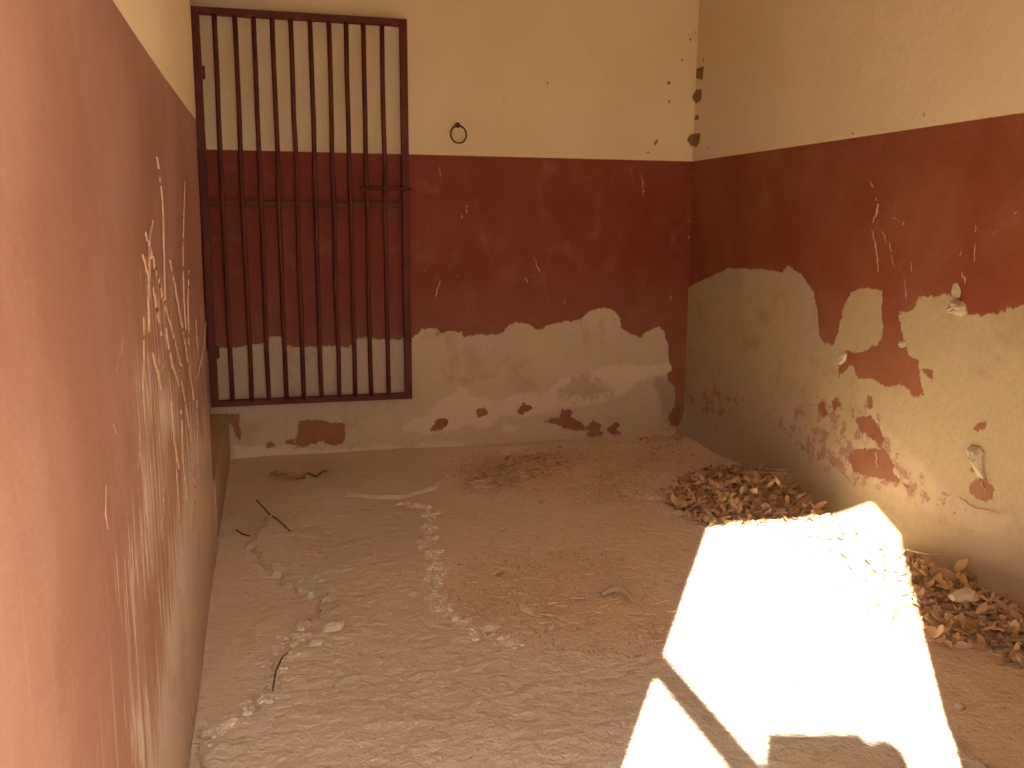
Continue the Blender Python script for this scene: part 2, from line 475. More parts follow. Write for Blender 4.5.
grey = sdf_union(P, [px_right(p) for p in [
    [(690, 395), (720, 392), (740, 398), (760, 415), (800, 425), (815, 445), (790, 468), (750, 462), (715, 450), (690, 440)],
    [(940, 488), (948, 486), (962, 500), (958, 515), (948, 508)], [(945, 548), (985, 535), (1040, 520), (1060, 610), (1000, 580), (970, 560)],
    [(978, 512), (990, 512), (988, 522), (980, 522)]]])
pale = sdf_union(P, [px_right(p) for p in [
    [(868, 410), (900, 440), (925, 470), (960, 500), (1010, 520), (1000, 545), (930, 510), (870, 482), (820, 465), (800, 440), (830, 450), (850, 440)]]])
mott = sdf_union(P, [px_right(p) for p in [
    [(800, 395), (845, 398), (880, 420), (895, 450), (920, 480), (960, 510), (955, 520), (900, 498), (840, 480), (790, 450), (775, 430)],
    [(685, 395), (715, 385), (745, 398), (730, 420), (700, 425)], [(972, 455), (990, 470), (985, 515), (968, 500)]]])
chip = sdf_union(P, [px_right(p) for p in [[(694, 96), (696, 90), (702, 89), (702, 100), (696, 104)], [(689, 139), (692, 134), (701, 133), (700, 143), (696, 148)], [(695, 116), (699, 114), (699, 120), (695, 120)], [(693, 70), (704, 66), (703, 80), (694, 78)], [(706, 148), (708, 146), (709, 150)], [(921, 114), (925, 112), (924, 117)], [(850, 134), (853, 132), (853, 135)], [(702, 60), (704, 58), (704, 63)], [(721, 53), (723, 53), (723, 55)]]])
set_attr(wall_right, 'red', red); set_attr(wall_right, 'grey', grey); set_attr(wall_right, 'pale', pale)
set_attr(wall_right, 'chip', chip); set_attr(wall_right, 'cream', np.clip(Z-DADO, -0.3, 0.3)); set_attr(wall_right, 'height', Z)
set_attr(wall_right, 'mottle', np.minimum(mott, 0.05)-0.06)

# --- left wall, ends at the inner doorway
ys = np.append(np.arange(FRONT_O, JAMB, 0.012), JAMB)
def f_left(y, z):
    k = np.clip(1-np.maximum(z, 0)/0.10, 0, 1)**2
    return 0.008*k*(0.7+0.5*np.sin(y*4.0))+0.004*np.sin(y*1.9+z*2.2), y, z
wall_left, Y, Z = grid('wall_left', ys, zs, f_left, M_left)
tag(wall_left, kind='structure')
P = np.stack([Y, Z], 1)
bare_l = [[(209, 425), (195, 430), (188, 450), (182, 500), (174, 545), (170, 580), (164, 620), (160, 680), (153, 720), (147, 768), (135, 830), (185, 870), (190, 740), (225, 560), (240, 420)],
    [(140, 391), (149, 391), (149, 402), (141, 402)], [(152, 392), (160, 390), (165, 393), (172, 415), (165, 415), (163, 440), (158, 440), (155, 415)],
    [(146, 470), (150, 468), (152, 500), (150, 525), (143, 530), (140, 520)], [(128, 570), (134, 568), (132, 585), (128, 590)],
    [(135, 720), (148, 712), (150, 740), (140, 745)]]
bare = sdf_union(P, [px_left(p) for p in bare_l])
set_attr(wall_left, 'red', np.minimum(-bare, DADO+0.20-Z)*np.where(-bare < 0.3, 1, 1)); set_attr(wall_left, 'cream', np.clip(Z-DADO, -0.3, 0.3))
for nm in ('grey', 'pale', 'chip', 'mottle'): set_attr(wall_left, nm, np.full(len(Z), -0.5))
set_attr(wall_left, 'height', Z)
set_attr(wall_left, 'scrape', sdf_union(P, [px_left(p) for p in [[(140, 255), (165, 250), (185, 290), (203, 330), (212, 420), (214, 520), (200, 640), (160, 640), (135, 560), (136, 440), (138, 350)]]]))
# body of the left wall behind its painted face, sill of the inner doorway, walls of the dark chamber beyond
SILL = float(on_y(228, 413)[2])
tag(box('wall_left_core', (-0.28, FRONT_O, 0), (-0.012, JAMB, CEIL), M_cream), kind='structure')
tag(box('trim_1', (-0.30, JAMB, 0), (0.003, -0.004, SILL), M_sill, bevel=0.006), kind='structure')
tag(box('wall_chamber_side', (-1.42, -2.3, 0), (-1.30, 0.0, CEIL), M_cream), kind='structure')
tag(box('wall_chamber_front', (-1.30, -2.3, 0), (-0.28, -2.2, CEIL), M_cream), kind='structure')
tag(box('floor_chamber', (-1.30, -2.2, -0.1), (-0.30, 0.0, SILL-0.02), M_sill), kind='structure')
tag(box('ceiling', (-1.42, FRONT_O, CEIL), (W+0.3, 0.3, CEIL+0.15), M_ceil), kind='structure')
tag(box('wall_back_core', (-1.42, 0.012, 0), (W+0.3, 0.3, CEIL), M_cream), kind='structure')
tag(box('wall_right_core', (W+0.012, FRONT_O, 0), (W+0.3, 0.012, CEIL), M_cream), kind='structure')
# front wall with the entrance the sun comes through (photo taken from just outside it)
DOOR_R, DOOR_H = 0.956, 1.99
fw_ = empty('wall_front'); tag(fw_, kind='structure')
box('pier', (DOOR_R, FRONT_O, 0), (W+0.3, FRONT_I, CEIL), M_cream, fw_)
box('lintel', (0.0, FRONT_O, DOOR_H), (DOOR_R, FRONT_I, CEIL), M_cream, fw_)
mesh('corner_fillet', [(x, y, z) for y in (FRONT_O, FRONT_I) for x, z in ((0.79, DOOR_H+0.01), (DOOR_R+0.01, DOOR_H+0.01), (DOOR_R+0.01, 1.70), (DOOR_R, 1.70))],
     [(0, 1, 2, 3), (7, 6, 5, 4), (0, 4, 5, 1), (1, 5, 6, 2), (2, 6, 7, 3), (3, 7, 4, 0)], M_cream, fw_)
box('facade', (-2.2, FRONT_O-0.02, 0), (-0.005, FRONT_O, CEIL), M_cream, fw_)

# ------------------------------------------------------------------ structure: floor
_LAT = {}
def vnoise(x, y, freq, seed):
    """smooth value noise, -1..1"""
    if seed not in _LAT: _LAT[seed] = np.random.RandomState(seed).uniform(-1, 1, (256, 256))
    lat = _LAT[seed]
    x = np.asarray(x, float)*freq+57.3; y = np.asarray(y, float)*freq+91.7
    xi, yi = np.floor(x).astype(int), np.floor(y).astype(int)
    fx, fy = x-xi, y-yi
    fx, fy = fx*fx*(3-2*fx), fy*fy*(3-2*fy)
    a, b = lat[xi % 256, yi % 256], lat[(xi+1) % 256, yi % 256]
    c, d = lat[xi % 256, (yi+1) % 256], lat[(xi+1) % 256, (yi+1) % 256]
    return (a*(1-fx)+b*fx)*(1-fy)+(c*(1-fx)+d*fx)*fy
def und(x, y):
    return (0.004*np.sin(x*3.1+y*1.3)+0.003*np.sin(x*7.3-y*5.1)+0.002*np.sin(y*11+x*4)-0.004
            + 0.0025*vnoise(x, y, 14, 1)+0.0012*vnoise(x, y, 45, 2))
def px_floor(poly): return [on_floor(*p)[:2] for p in poly]
def smooth01(t):
    t = np.clip(t, 0, 1); return t*t*(3-2*t)
SLABS = [
    (px_floor([(262, 520), (290, 514), (340, 508), (400, 503), (425, 508), (432, 520), (428, 545), (436, 572), (430, 598), (450, 612), (470, 628),
      (500, 640), (540, 650), (600, 655), (650, 660), (690, 668), (800, 690), (930, 715), (1020, 800), (900, 1000), (250, 1000), (195, 800), (205, 735), (240, 722), (268, 695), (278, 662), (292, 640), (322, 612), (318, 598),
      (290, 590), (270, 570), (250, 548)]), 0.016, 0.030, 3, 'rough pale screed layer with broken edges'),
    (px_floor([(318, 476), (325, 487), (345, 496), (375, 499), (410, 497), (435, 489), (446, 478), (440, 467), (415, 461), (375, 459), (340, 462), (323, 468)]), 0.012, 0.008, 5, 'round smooth cement patch near the back wall'),
    (px_floor([(612, 470), (640, 463), (690, 462), (740, 470), (700, 485), (680, 500), (640, 500), (622, 492)]), 0.010, 0.016, 9, 'small smooth cement patch beside the leaf heap')]
def slab_edge(k, x, y):
    poly, h, rough, seed, _ = SLABS[k]
    d = sdf_poly(np.stack([x, y], 1), poly)
    return d+rough*(0.6*vnoise(x, y, 16, seed)+0.5*vnoise(x, y, 42, seed+1)+0.3*vnoise(x, y, 95, seed+2))
def slab_top(k, x, y, d):
    poly, h, rough, seed, _ = SLABS[k]
    rim = 1+0.35*np.exp(-((d-0.02)/0.018)**2)*(0.5+0.9*vnoise(x, y, 38, seed+5))
    rough_rel = (0.0030 if k == 0 else 0.0008)*(0.7*vnoise(x, y*1.3, 26, seed+6)+0.9*vnoise(x, y*1.2, 62, seed+7))
    return und(x, y)+h*smooth01(d/0.014)*rim+rough_rel*smooth01(d/0.03)
def surf(x, y):
    """height of the floor, screed included, at one point"""
    X1, Y1 = np.array([float(x)]), np.array([float(y)])
    z = float(und(X1, Y1)[0])
    for k in range(len(SLABS)):
        d = slab_edge(k, X1, Y1)
        if d[0] > 0: z = max(z, float(slab_top(k, X1, Y1, d)[0]))
    return z
xs = np.append(np.arange(0, W, 0.012), W)
ys = np.append(np.arange(FRONT_O, 0, 0.012), 0.0)
floor, X, Y = grid('floor', xs, ys, lambda x, y: (x, y, und(x, y)), M_floor)
tag(floor, kind='structure')
DIRT = [px_floor(p) for p in [
    [(440, 470), (470, 455), (560, 450), (650, 448), (700, 460), (680, 480), (660, 505), (610, 500), (600, 480), (560, 490), (520, 498), (450, 490)],
    [(440, 580), (480, 560), (560, 548), (620, 560), (640, 590), (680, 620), (670, 650), (600, 650), (520, 640), (470, 625), (440, 610)],
    [(915, 640), (1040, 640), (1060, 780), (980, 780), (945, 700)], [(225, 460), (330, 460), (330, 490), (225, 500)]]]
set_attr(floor, 'dirt', sdf_union(np.stack([X, Y], 1), DIRT))
ground = tag(box('ground', (-9, -14, -0.15), (9, FRONT_O, -0.012), M_ground), kind='structure')
tag(box('ground_slab', (-1.42, FRONT_O, -0.3), (W+0.3, 0.3, -0.022), M_ground), kind='structure')
for k, (poly, h, rough, seed, lab) in enumerate(SLABS):
    a = np.array(poly); lo, hi = a.min(0)-0.05, a.max(0)+0.05
    lo = np.maximum(lo, [0.003, FRONT_O]); hi = np.minimum(hi, [W-0.01, -0.005])
    st = 0.010 if k == 0 else 0.008
    gx, gy = np.meshgrid(np.arange(lo[0], hi[0], st), np.arange(lo[1], hi[1], st), indexing='ij')
    nx, ny = gx.shape
    x, y = gx.ravel(), gy.ravel()
    d = slab_edge(k, x, y)
    z = slab_top(k, x, y, d)
    z = np.where(d < 0, und(x, y)-0.006, z)
    keep = (d > -0.012).reshape(nx, ny)
    i0 = (np.arange(nx-1)[:, None]*ny+np.arange(ny-1)[None, :])
    ok = keep[:-1, :-1] & keep[1:, :-1] & keep[1:, 1:] & keep[:-1, 1:]
    q = i0[ok]
    Fq = np.stack([q, q+ny, q+ny+1, q+1], 1)
    used, inv = np.unique(Fq, return_inverse=True)
    Fq = inv.reshape(-1, 4)
    o = mesh('screed_patch', np.stack([x, y, z], 1)[used], [tuple(map(int, f)) for f in Fq], M_screed, floor, True)
    set_attr(o, 'dirt', sdf_union(np.stack([x, y], 1)[used], DIRT)-0.12)
    o['label'] = lab

# ------------------------------------------------------------------ iron gate
GY = -0.055
gx0 = float(on_y(190.5, 6, GY)[0]); gx1 = float(on_y(412, 400, GY)[0])
gz0, gz1 = 0.292, float(on_y(300, 13, GY)[2])
gate = empty('iron_gate', (gx0, GY, gz0))
tag(gate, 'tall red-brown barred iron gate hung open against the back wall', 'gate')
def gpart(name, bm_or_vf, mat=M_iron, parent=None, smooth=False):
    p = parent or gate
    off = Vector((gx0, GY, gz0))
    if isinstance(bm_or_vf, tuple):
        V, F = bm_or_vf
        return mesh(name, [Vector(v)-off for v in V], F, mat, p, smooth)
    for v in bm_or_vf.verts: v.co -= off
    return bm_obj(name, bm_or_vf, mat, p, smooth)
FWD = 0.038
gpart('stile', bm_box((gx0, GY-0.016, gz0), (gx0+FWD, GY+0.016, gz1), 0.003))
gpart('stile', bm_box((gx1-FWD, GY-0.016, gz0), (gx1, GY+0.016, gz1), 0.003))
gpart('top_rail', bm_box((gx0+FWD, GY-0.015, gz1-0.036), (gx1-FWD, GY+0.015, gz1), 0.003))
gpart('bottom_rail', bm_box((gx0+FWD, GY-0.015, gz0), (gx1-FWD, GY+0.015, gz0+0.034), 0.003))
zm = float(on_y(300, 204, GY)[2])
gpart('middle_rail', bm_box((gx0+FWD, GY-0.002, zm-0.014), (gx1-FWD, GY+0.012, zm+0.014), 0.002))
bar_px = [213.8, 234.4, 253, 271.7, 290.3, 309.5, 328.4, 345.6, 362.8, 381.4]
bx_ = []
for i, b in enumerate(bar_px):
    x0 = float(on_y(b+0.4, 14+(b-200)*0.06, GY)[0]); bx_.append(x0)
    pts = []
    for k in range(9):
        t = k/8
        w = 0.0 if k in (0, 8) else rnd.uniform(-0.0022, 0.0022)
        pts.append((x0+w+0.004*math.sin(t*math.pi)*rnd.uniform(-1, 1)*0.6, GY-0.006, gz0+0.02+(gz1-gz0-0.05)*t))
    gpart('bar', tube_data(pts, 0.0125, 10), smooth=True)
zb = float(on_y(385, 188, GY)[2])
xb0 = float(on_y(359.5, 188, GY)[0]); xb1 = float(on_y(411, 189, GY)[0])
bolt = gpart('bolt', tube_data([(xb0, GY-0.026, zb), (xb1, GY-0.026, zb-0.004)], 0.0085, 10), M_iron, smooth=True)
gpart('bolt_handle', tube_data([(xb0+0.008, GY-0.026, zb), (xb0+0.010, GY-0.030, zb-0.012), (xb0+0.020, GY-0.030, zb-0.045)], [0.008, 0.008, 0.006], 8), M_iron, bolt, True)
for xx in (bx_[-1], gx1-0.015):
    gpart('bolt_keeper', bm_box((xx-0.011, GY-0.040, zb-0.015), (xx+0.011, GY-0.004, zb+0.013), 0.004))
for zz in (gz0+0.28, gz1-0.30):
    h = gpart('hinge', bm_box((gx0+0.004, GY+0.010, zz-0.03), (gx0+0.05, 0.0, zz+0.03), 0.003))
    gpart('hinge_pin', tube_data([(gx0+0.012, GY+0.024, zz-0.055), (gx0+0.012, GY+0.024, zz+0.055)], 0.011, 10), M_iron, h, True)

# ------------------------------------------------------------------ tethering ring
rc = on_y(458.3, 134.5, -0.012)
ringt = empty('tether_ring', (rc[0], -0.002, rc[2]))
tag(ringt, 'small rusty iron tethering ring hanging on the cream wall beside the gate', 'ring')
R = 0.044
pts = [(R*0.97*math.sin(a), -0.012-0.010*(1-math.cos(a))/2, R*math.cos(a)*1.04) for a in [2*math.pi*k/40 for k in range(41)]]
V, F = tube_data(pts, 0.0048, 8, caps=False)
mesh('ring', V, F, M_rust, ringt, True)
ey = [(-0.006, 0.004, R*1.04-0.004), (-0.006, -0.018, R*1.04-0.008), (0, -0.024, R*1.04-0.008), (0.006, -0.018, R*1.04-0.004), (0.006, 0.004, R*1.04+0.006)]
V, F = tube_data(ey, 0.0042, 8)
mesh('staple', V, F, M_rust, ringt, True)
V, F = tube_data([(0, 0.003, R*1.04+0.004), (0, -0.006, R*1.04+0.004)], [0.016, 0.011], 12)
mesh('mortar_plug', V, F, M_rust, ringt, True)

# ------------------------------------------------------------------ scratches and broken plaster on the walls
def ribbon_set(name, lines, proj, nrm, mat, parent, seed):
    r = random.Random(seed)
    V, F = [], []
    nrm = Vector(nrm)
    for pl, wid in lines:
        q = [Vector(proj(*p)) for p in pl]
        fine = []
        for a, b in zip(q[:-1], q[1:]):
            k = max(2, int((b-a).length/0.012))
            fine += [a.lerp(b, j/k) for j in range(k)]
        fine.append(q[-1])
        n = len(fine)
        for i, p in enumerate(fine):
            t = (fine[min(i+1, n-1)]-fine[max(i-1, 0)]).normalized()
            s = t.cross(nrm).normalized()
            w = wid*0.32*min(1, 0.15+4*i/n, 0.15+4*(n-1-i)/n)*r.uniform(0.2, 1.5)
            c = p+nrm*0.0052+s*(r.uniform(-0.25, 0.25)*wid+0.003*math.sin(i*0.9+len(V)))
            V += [c-s*w-nrm*0.004, c, c+s*w-nrm*0.004]
            if i and r.random() > 0.13:
                b = len(V)-6
                F += [(b, b+1, b+4, b+3), (b+1, b+2, b+5, b+4)]
    o = mesh(name, V, F, mat, parent, True)
    o['kind'] = 'stuff'
    return o
L_left = [
    ([(155.5, 156), (160, 185), (162, 215), (163, 260), (164, 300)], 0.020), ([(184, 182), (182, 250), (183, 300), (185, 330)], 0.014),
    ([(144, 230), (152, 260), (163, 300), (175, 345), (181, 370)], 0.026), ([(152, 218), (148, 240), (148, 270), (147, 300), (148, 345)], 0.014),
    ([(141, 255), (147, 275), (148, 290)], 0.018), ([(168, 258), (173, 280), (182, 330), (190, 380), (193, 400)], 0.030),
    ([(152, 290), (158, 320), (161, 342)], 0.026), ([(150, 350), (157, 375), (160, 390)], 0.018), ([(142, 316), (142, 360), (141, 390)], 0.010),
    ([(168, 355), (162, 365), (158, 374)], 0.014), ([(188, 270), (187, 300), (188, 345)], 0.016), ([(195, 320), (196, 340), (198, 350)], 0.02),
    ([(205, 322), (203, 350), (196, 380)], 0.016), ([(178, 370), (184, 400), (190, 440)], 0.020), ([(165, 330), (170, 360), (178, 385)], 0.024),
    ([(121, 338), (118, 352), (113, 372)], 0.010), ([(137, 420), (137, 455), (135, 470)], 0.008), ([(170, 400), (173, 440), (178, 470)], 0.016),
    ([(110, 425), (113, 432)], 0.012), ([(196, 400), (197, 440), (195, 500)], 0.02),
    ([(180, 410), (182, 460), (186, 500)], 0.02), ([(163, 470), (160, 520), (163, 560)], 0.012), 
    ([(103, 485), (102, 505), (104, 530)], 0.006), ([(190, 455), (194, 490), (191, 540)], 0.02), ([(175, 470), (178, 520), (176, 560)], 0.015)]
ribbon_set('scratch_marks', L_left, lambda x, y: on_x(x, y, 0.0), (1, 0, 0), M_scratch, wall_left, 1)
L_right = [
    ([(869, 180), (872, 184), (874, 188)], 0.012), ([(877, 197), (878, 208), (876, 215), (873, 222)], 0.018), ([(873, 230), (876, 245), (878, 260), (879, 272)], 0.016),
    ([(883, 230), (887, 243)], 0.008), ([(890, 243), (892, 255), (895, 267)], 0.013), ([(911, 262), (913, 272)], 0.010), ([(976.5, 217), (976, 240), (975, 262)], 0.010),
    ([(962, 250), (960, 256)], 0.012), ([(962, 272), (966, 283)], 0.02), ([(998, 231), (993, 234)], 0.012), ([(1018, 211), (1012, 217)], 0.008), ([(905, 278), (907, 300)], 0.010),
    ([(889, 215), (897, 219), (902, 223)], 0.005), ([(903, 225), (905, 222)], 0.010), ([(876, 440), (877, 468)], 0.010), ([(960, 497), (975, 508), (1000, 512)], 0.010),
    ([(820, 452), (840, 470), (850, 480)], 0.008), ([(830, 415), (838, 440), (850, 462)], 0.007), ([(770, 455), (800, 462), (830, 470)], 0.008),
    ([(977, 460), (979, 480), (987, 492)], 0.012)]
ribbon_set('scratch_marks', L_right, lambda x, y: on_x(x, y, W), (-1, 0, 0), M_scratch, wall_right, 2)
L_back = [([(533, 256.6), (537.5, 267.5), (541, 275)], 0.014), ([(525, 277), (528, 283)], 0.012), ([(441, 279), (438, 288), (435, 298)], 0.013), ([(641, 174), (643, 185), (643, 197)], 0.012),
    ([(439, 166), (441, 177)], 0.008), ([(511, 219), (511.5, 223)], 0.012), ([(433, 257), (434, 262)], 0.006), ([(422, 310), (426, 311)], 0.01), ([(565, 298), (563, 306)], 0.01),
    ([(466, 205), (467, 214)], 0.025), ([(461, 214), (463, 219)], 0.012), ([(693, 170), (692.5, 178)], 0.012), ([(690, 215), (689.5, 222)], 0.008), ([(689, 235), (688.5, 240)], 0.008), ([(670, 290), (671, 300)], 0.010),
    ([(424, 270), (425, 273)], 0.01), ([(457, 274), (458, 277)], 0.01), ([(467, 274), (468, 276)], 0.01), ([(585, 265), (586, 270)], 0.006), ([(622, 297), (624, 299)], 0.01)]
ribbon_set('scratch_marks', L_back, lambda x, y: on_y(x, y, 0.0), (0, -1, 0), M_scratch, wall_back, 3)

def flake(name, poly_px, proj, nrm, lift, mat, label, cat, seed):
    """a loose scab of plaster/paint still clinging to the wall, domed outward"""
    r = random.Random(seed)
    q = [Vector(proj(*p)) for p in poly_px]
    nrm = Vector(nrm)
    c = sum(q, Vector())/len(q)
    V, F = [], []
    n = len(q)
    for s, d in ((1.0, -0.004), (1.0, 0.3), (0.62, 0.9), (0.25, 1.0)):
        for p in q:
            V.append(c+(p-c)*s*r.uniform(0.88, 1.1)+nrm*(d*lift if d > 0 else d)*r.uniform(0.6, 1.15))
    for k in range(3):
        for i in range(n):
            F.append((k*n+i, k*n+(i+1) % n, (k+1)*n+(i+1) % n, (k+1)*n+i))
    F.append(tuple(3*n+i for i in range(n)))
    o = mesh(name, [v-c for v in V], F, mat, None, False)
    o.location = c
    return tag(o, label, cat)
PR = lambda x, y: on_x(x, y, W)
flake('plaster_flake', [(949, 308), (951, 302), (957, 300), (964, 301), (968, 306), (967, 313), (962, 317), (955, 315), (950, 313)], PR, (-1, 0, 0), 0.028, M_flake, 'rounded pale plaster lump clinging to the right wall where the red paint ends', 'plaster', 1)
flake('plaster_flake', [(951, 292), (954, 284), (958, 283), (962, 290), (961, 299), (955, 300)], PR, (-1, 0, 0), 0.008, M_flake, 'thin pale plaster scab just above the rounded lump on the right wall', 'plaster', 2)
flake('plaster_flake', [(838, 364), (840, 357), (845, 351), (848, 354), (846, 361), (841, 365)], PR, (-1, 0, 0), 0.014, M_flake, 'lifted pale flake at the left tip of the red paint island on right wall', 'plaster', 3)
flake('plaster_flake', [(899, 344), (902, 340), (906, 342), (907, 346), (903, 348), (900, 347)], PR, (-1, 0, 0), 0.016, M_flake, 'tiny white plaster knob on the narrow red strip of the right wall', 'plaster', 4)
flake('plaster_peel', [(968, 449), (972, 445), (980, 446), (985, 452), (983, 458), (984, 470), (986, 479), (980, 478), (977, 468), (974, 460), (969, 456)], PR, (-1, 0, 0), 0.026, M_flake, 'hook-shaped strip of plaster peeling low on the right wall', 'plaster', 5)
flake('plaster_flake', [(435, 334), (437, 328), (440, 332), (438, 338)], lambda x, y: on_y(x, y), (0, -1, 0), 0.010, M_flake, 'small loose plaster flake just right of the gate on the back wall', 'plaster', 6)

# ------------------------------------------------------------------ leaves
def leaf_data(r, L=0.05):
    """a curled dry leaf with a short stalk, centred, lying roughly flat"""
    n = 6
    wmax = L*r.uniform(0.24, 0.36)
    curl = r.uniform(-1.5, 1.5); fold = r.uniform(0.1, 0.9); tw = r.uniform(-0.7, 0.7)
    V, F = [], []
    for i in range(n+1):
        t = i/n
        w = wmax*math.sin(math.pi*min(1, t*0.97+0.02))**0.8*(1.0-0.25*t)
        a = curl*(t-0.5)
        x = L*(t-0.5)*math.cos(a*0.5); z = L*0.5*math.sin(abs(a)*abs(t-0.5))*(1 if curl > 0 else 0.6)
        b = tw*(t-0.5)
        for s in (-1, 0, 1):
            y = s*w*math.cos(fold*0.6); zz = abs(s)*w*math.sin(fold)*r.uniform(0.7, 1.2)
            V.append(Vector((x+r.uniform(-1, 1)*L*0.012, y*math.cos(b)-zz*math.sin(b), z+zz*math.cos(b)+y*math.sin(b))))
        if i:
            k = 3*i
            F += [(k-3, k, k+1, k-2), (k-2, k+1, k+2, k-1)]
    k = len(V)
    e = V[1]
    V += [e+Vector((-L*0.28, L*0.03, L*0.05)), e+Vector((-L*0.28, L*0.03+0.0016, L*0.05)), e+Vector((0, 0.0016, 0)), e]
    F += [(k, k+1, k+2, k+3)]
    return V, F
LEAF_MESHES = []
rl = random.Random(21)
for i in range(8):
    V, F = leaf_data(rl, 0.056)
    me = bpy.data.meshes.new('dry_leaf')
    me.from_pydata([tuple(v) for v in V], [], F); me.update()
    me.materials.append(M_leaf)
    me.polygons.foreach_set('use_smooth', [True]*len(me.polygons))
    LEAF_MESHES.append(me)
def leaf_rot(r, tilt):
    return Matrix.Rotation(r.uniform(0, 6.283), 3, 'Z') @ Matrix.Rotation(r.gauss(0, tilt), 3, 'X') @ Matrix.Rotation(r.gauss(0, tilt), 3, 'Y') @ (Matrix.Rotation(math.pi, 3, 'X') if r.random() < 0.4 else Matrix.Identity(3))
def put_leaf(x, y, z, r, tilt, size, label, group, cat='leaf'):
    me = r.choice(LEAF_MESHES)
    o = bpy.data.objects.new('dry_leaf', me)
    COL.objects.link(o)
    R3 = leaf_rot(r, tilt)
    s = size/0.056
    low = min((R3 @ v.co).z for v in me.vertices)*s
    o.matrix_world = Matrix.Translation((x, y, z-low)) @ R3.to_4x4() @ Matrix.Scale(s, 4)
    return tag(o, label, cat, group)

def heap(poly_px, peak, falloff, n_single, n_stuff, label, group, stuff_label, seed, size, shift=(0, 0)):
    r = random.Random(seed)
    poly = np.array(px_floor(poly_px))
    lo, hi = poly.min(0), poly.max(0)
    lo[0] = max(lo[0], 0.05); hi[0] = min(hi[0], W-0.08)
    def sample(m):
        out = []
        while len(out) < m:
            c = np.array([[r.uniform(lo[0], hi[0]), r.uniform(lo[1], hi[1])] for _ in range(400)])
            d = sdf_poly(c, poly)
            for q, dd in zip(c, d):
                if dd > -0.03 and r.random() < min(1, 0.35+(dd+0.03)/0.10): out.append((q, max(dd, 0)))
        return out[:m]
    def base_z(q):
        k = (W-q[0])/0.075
        return max(surf(q[0], q[1]), 0.16*(1-math.sqrt(max(k, 0))) if k < 1 else -1)
    def height(d): 
        t = min(1, d/falloff); return peak*(t*t*(3-2*t))
    Vs, Fs, tone = [], [], []
    for q, d in sample(n_stuff):
        V, F = leaf_data(r, size*r.uniform(0.5, 1.15))
        R3 = leaf_rot(r, 0.5)
        z = base_z(q)+height(d)*r.uniform(0.1, 0.95)+0.004
        b = len(Vs)
        V = [R3 @ v for v in V]
        l = min(v.z for v in V)
        Vs += [v+Vector((q[0], q[1], z-max(l, -0.02))) for v in V]
        Fs += [tuple(i+b for i in f) for f in F]
        tone += [r.random()]*len(V)
    o = mesh('leaf_litter', Vs, Fs, M_leaf, None, True)
    set_attr(o, 'tone', tone)
    tag(o, stuff_label, 'leaf litter', kind='stuff')
    for q, d in sample(n_single):
        z = base_z(q)+height(d)*0.97+0.002
        put_leaf(q[0], q[1], z, r, 0.42, size*r.uniform(0.8, 1.5), label, group)
heap([(668, 494), (690, 477), (725, 470), (765, 472), (800, 480), (838, 503), (845, 516), (800, 522), (740, 524), (700, 522), (676, 512)], 0.075, 0.26, 120, 1300,
     'dry brown curled leaf in the heap between the sun patch and back wall', 'leaves of the heap near the back corner', 'dense fill of crumpled dry leaves in the heap near the back corner', 31, 0.045)
heap([(900, 538), (930, 545), (965, 565), (1010, 598), (1060, 630), (1090, 690), (1040, 680), (990, 650), (935, 640), (915, 615)], 0.055, 0.2, 90, 700,
     'dry brown curled leaf in the drift at the foot of right wall', 'leaves of the drift along the right wall', 'dense fill of crumpled dry leaves in the drift along right wall', 32, 0.048)
heap([(830, 514), (870, 514), (905, 535), (918, 600), (905, 640), (860, 600), (810, 560), (770, 530)], 0.012, 0.2, 50, 130,
     'dry leaf lying in the bright sun patch beside the right wall', 'leaves lying in the sun patch', 'thin scatter of small leaf scraps in the sun patch', 33, 0.040)
heap([(468, 480), (490, 462), (525, 456), (565, 457), (560, 468), (530, 478), (500, 488)], 0.018, 0.2, 12, 240,
     'small torn leaf in the straw litter at the foot of back wall', 'torn leaves in the straw litter', 'torn leaf scraps mixed with straw at the foot of the back wall', 34, 0.032)
heap([(575, 478), (625, 476), (655, 492), (610, 505), (565, 500)], 0.004, 0.2, 0, 60,
     '', '', 'sparse torn leaf scraps left of the leaf heap', 35, 0.018)
heap([(460, 600), (500, 565), (600, 560), (650, 600), (640, 640), (500, 638)], 0.003, 0.2, 0, 60,
     '', '', 'tiny leaf scraps trodden into the dirt mid floor', 36, 0.014)
heap([(640, 440), (690, 432), (700, 442), (660, 452)], 0.006, 0.2, 5, 60,
     'dark torn leaf on the floor in the back right corner', 'torn leaves in the back right corner', 'torn leaf scraps on the floor in the back right corner', 37, 0.028)
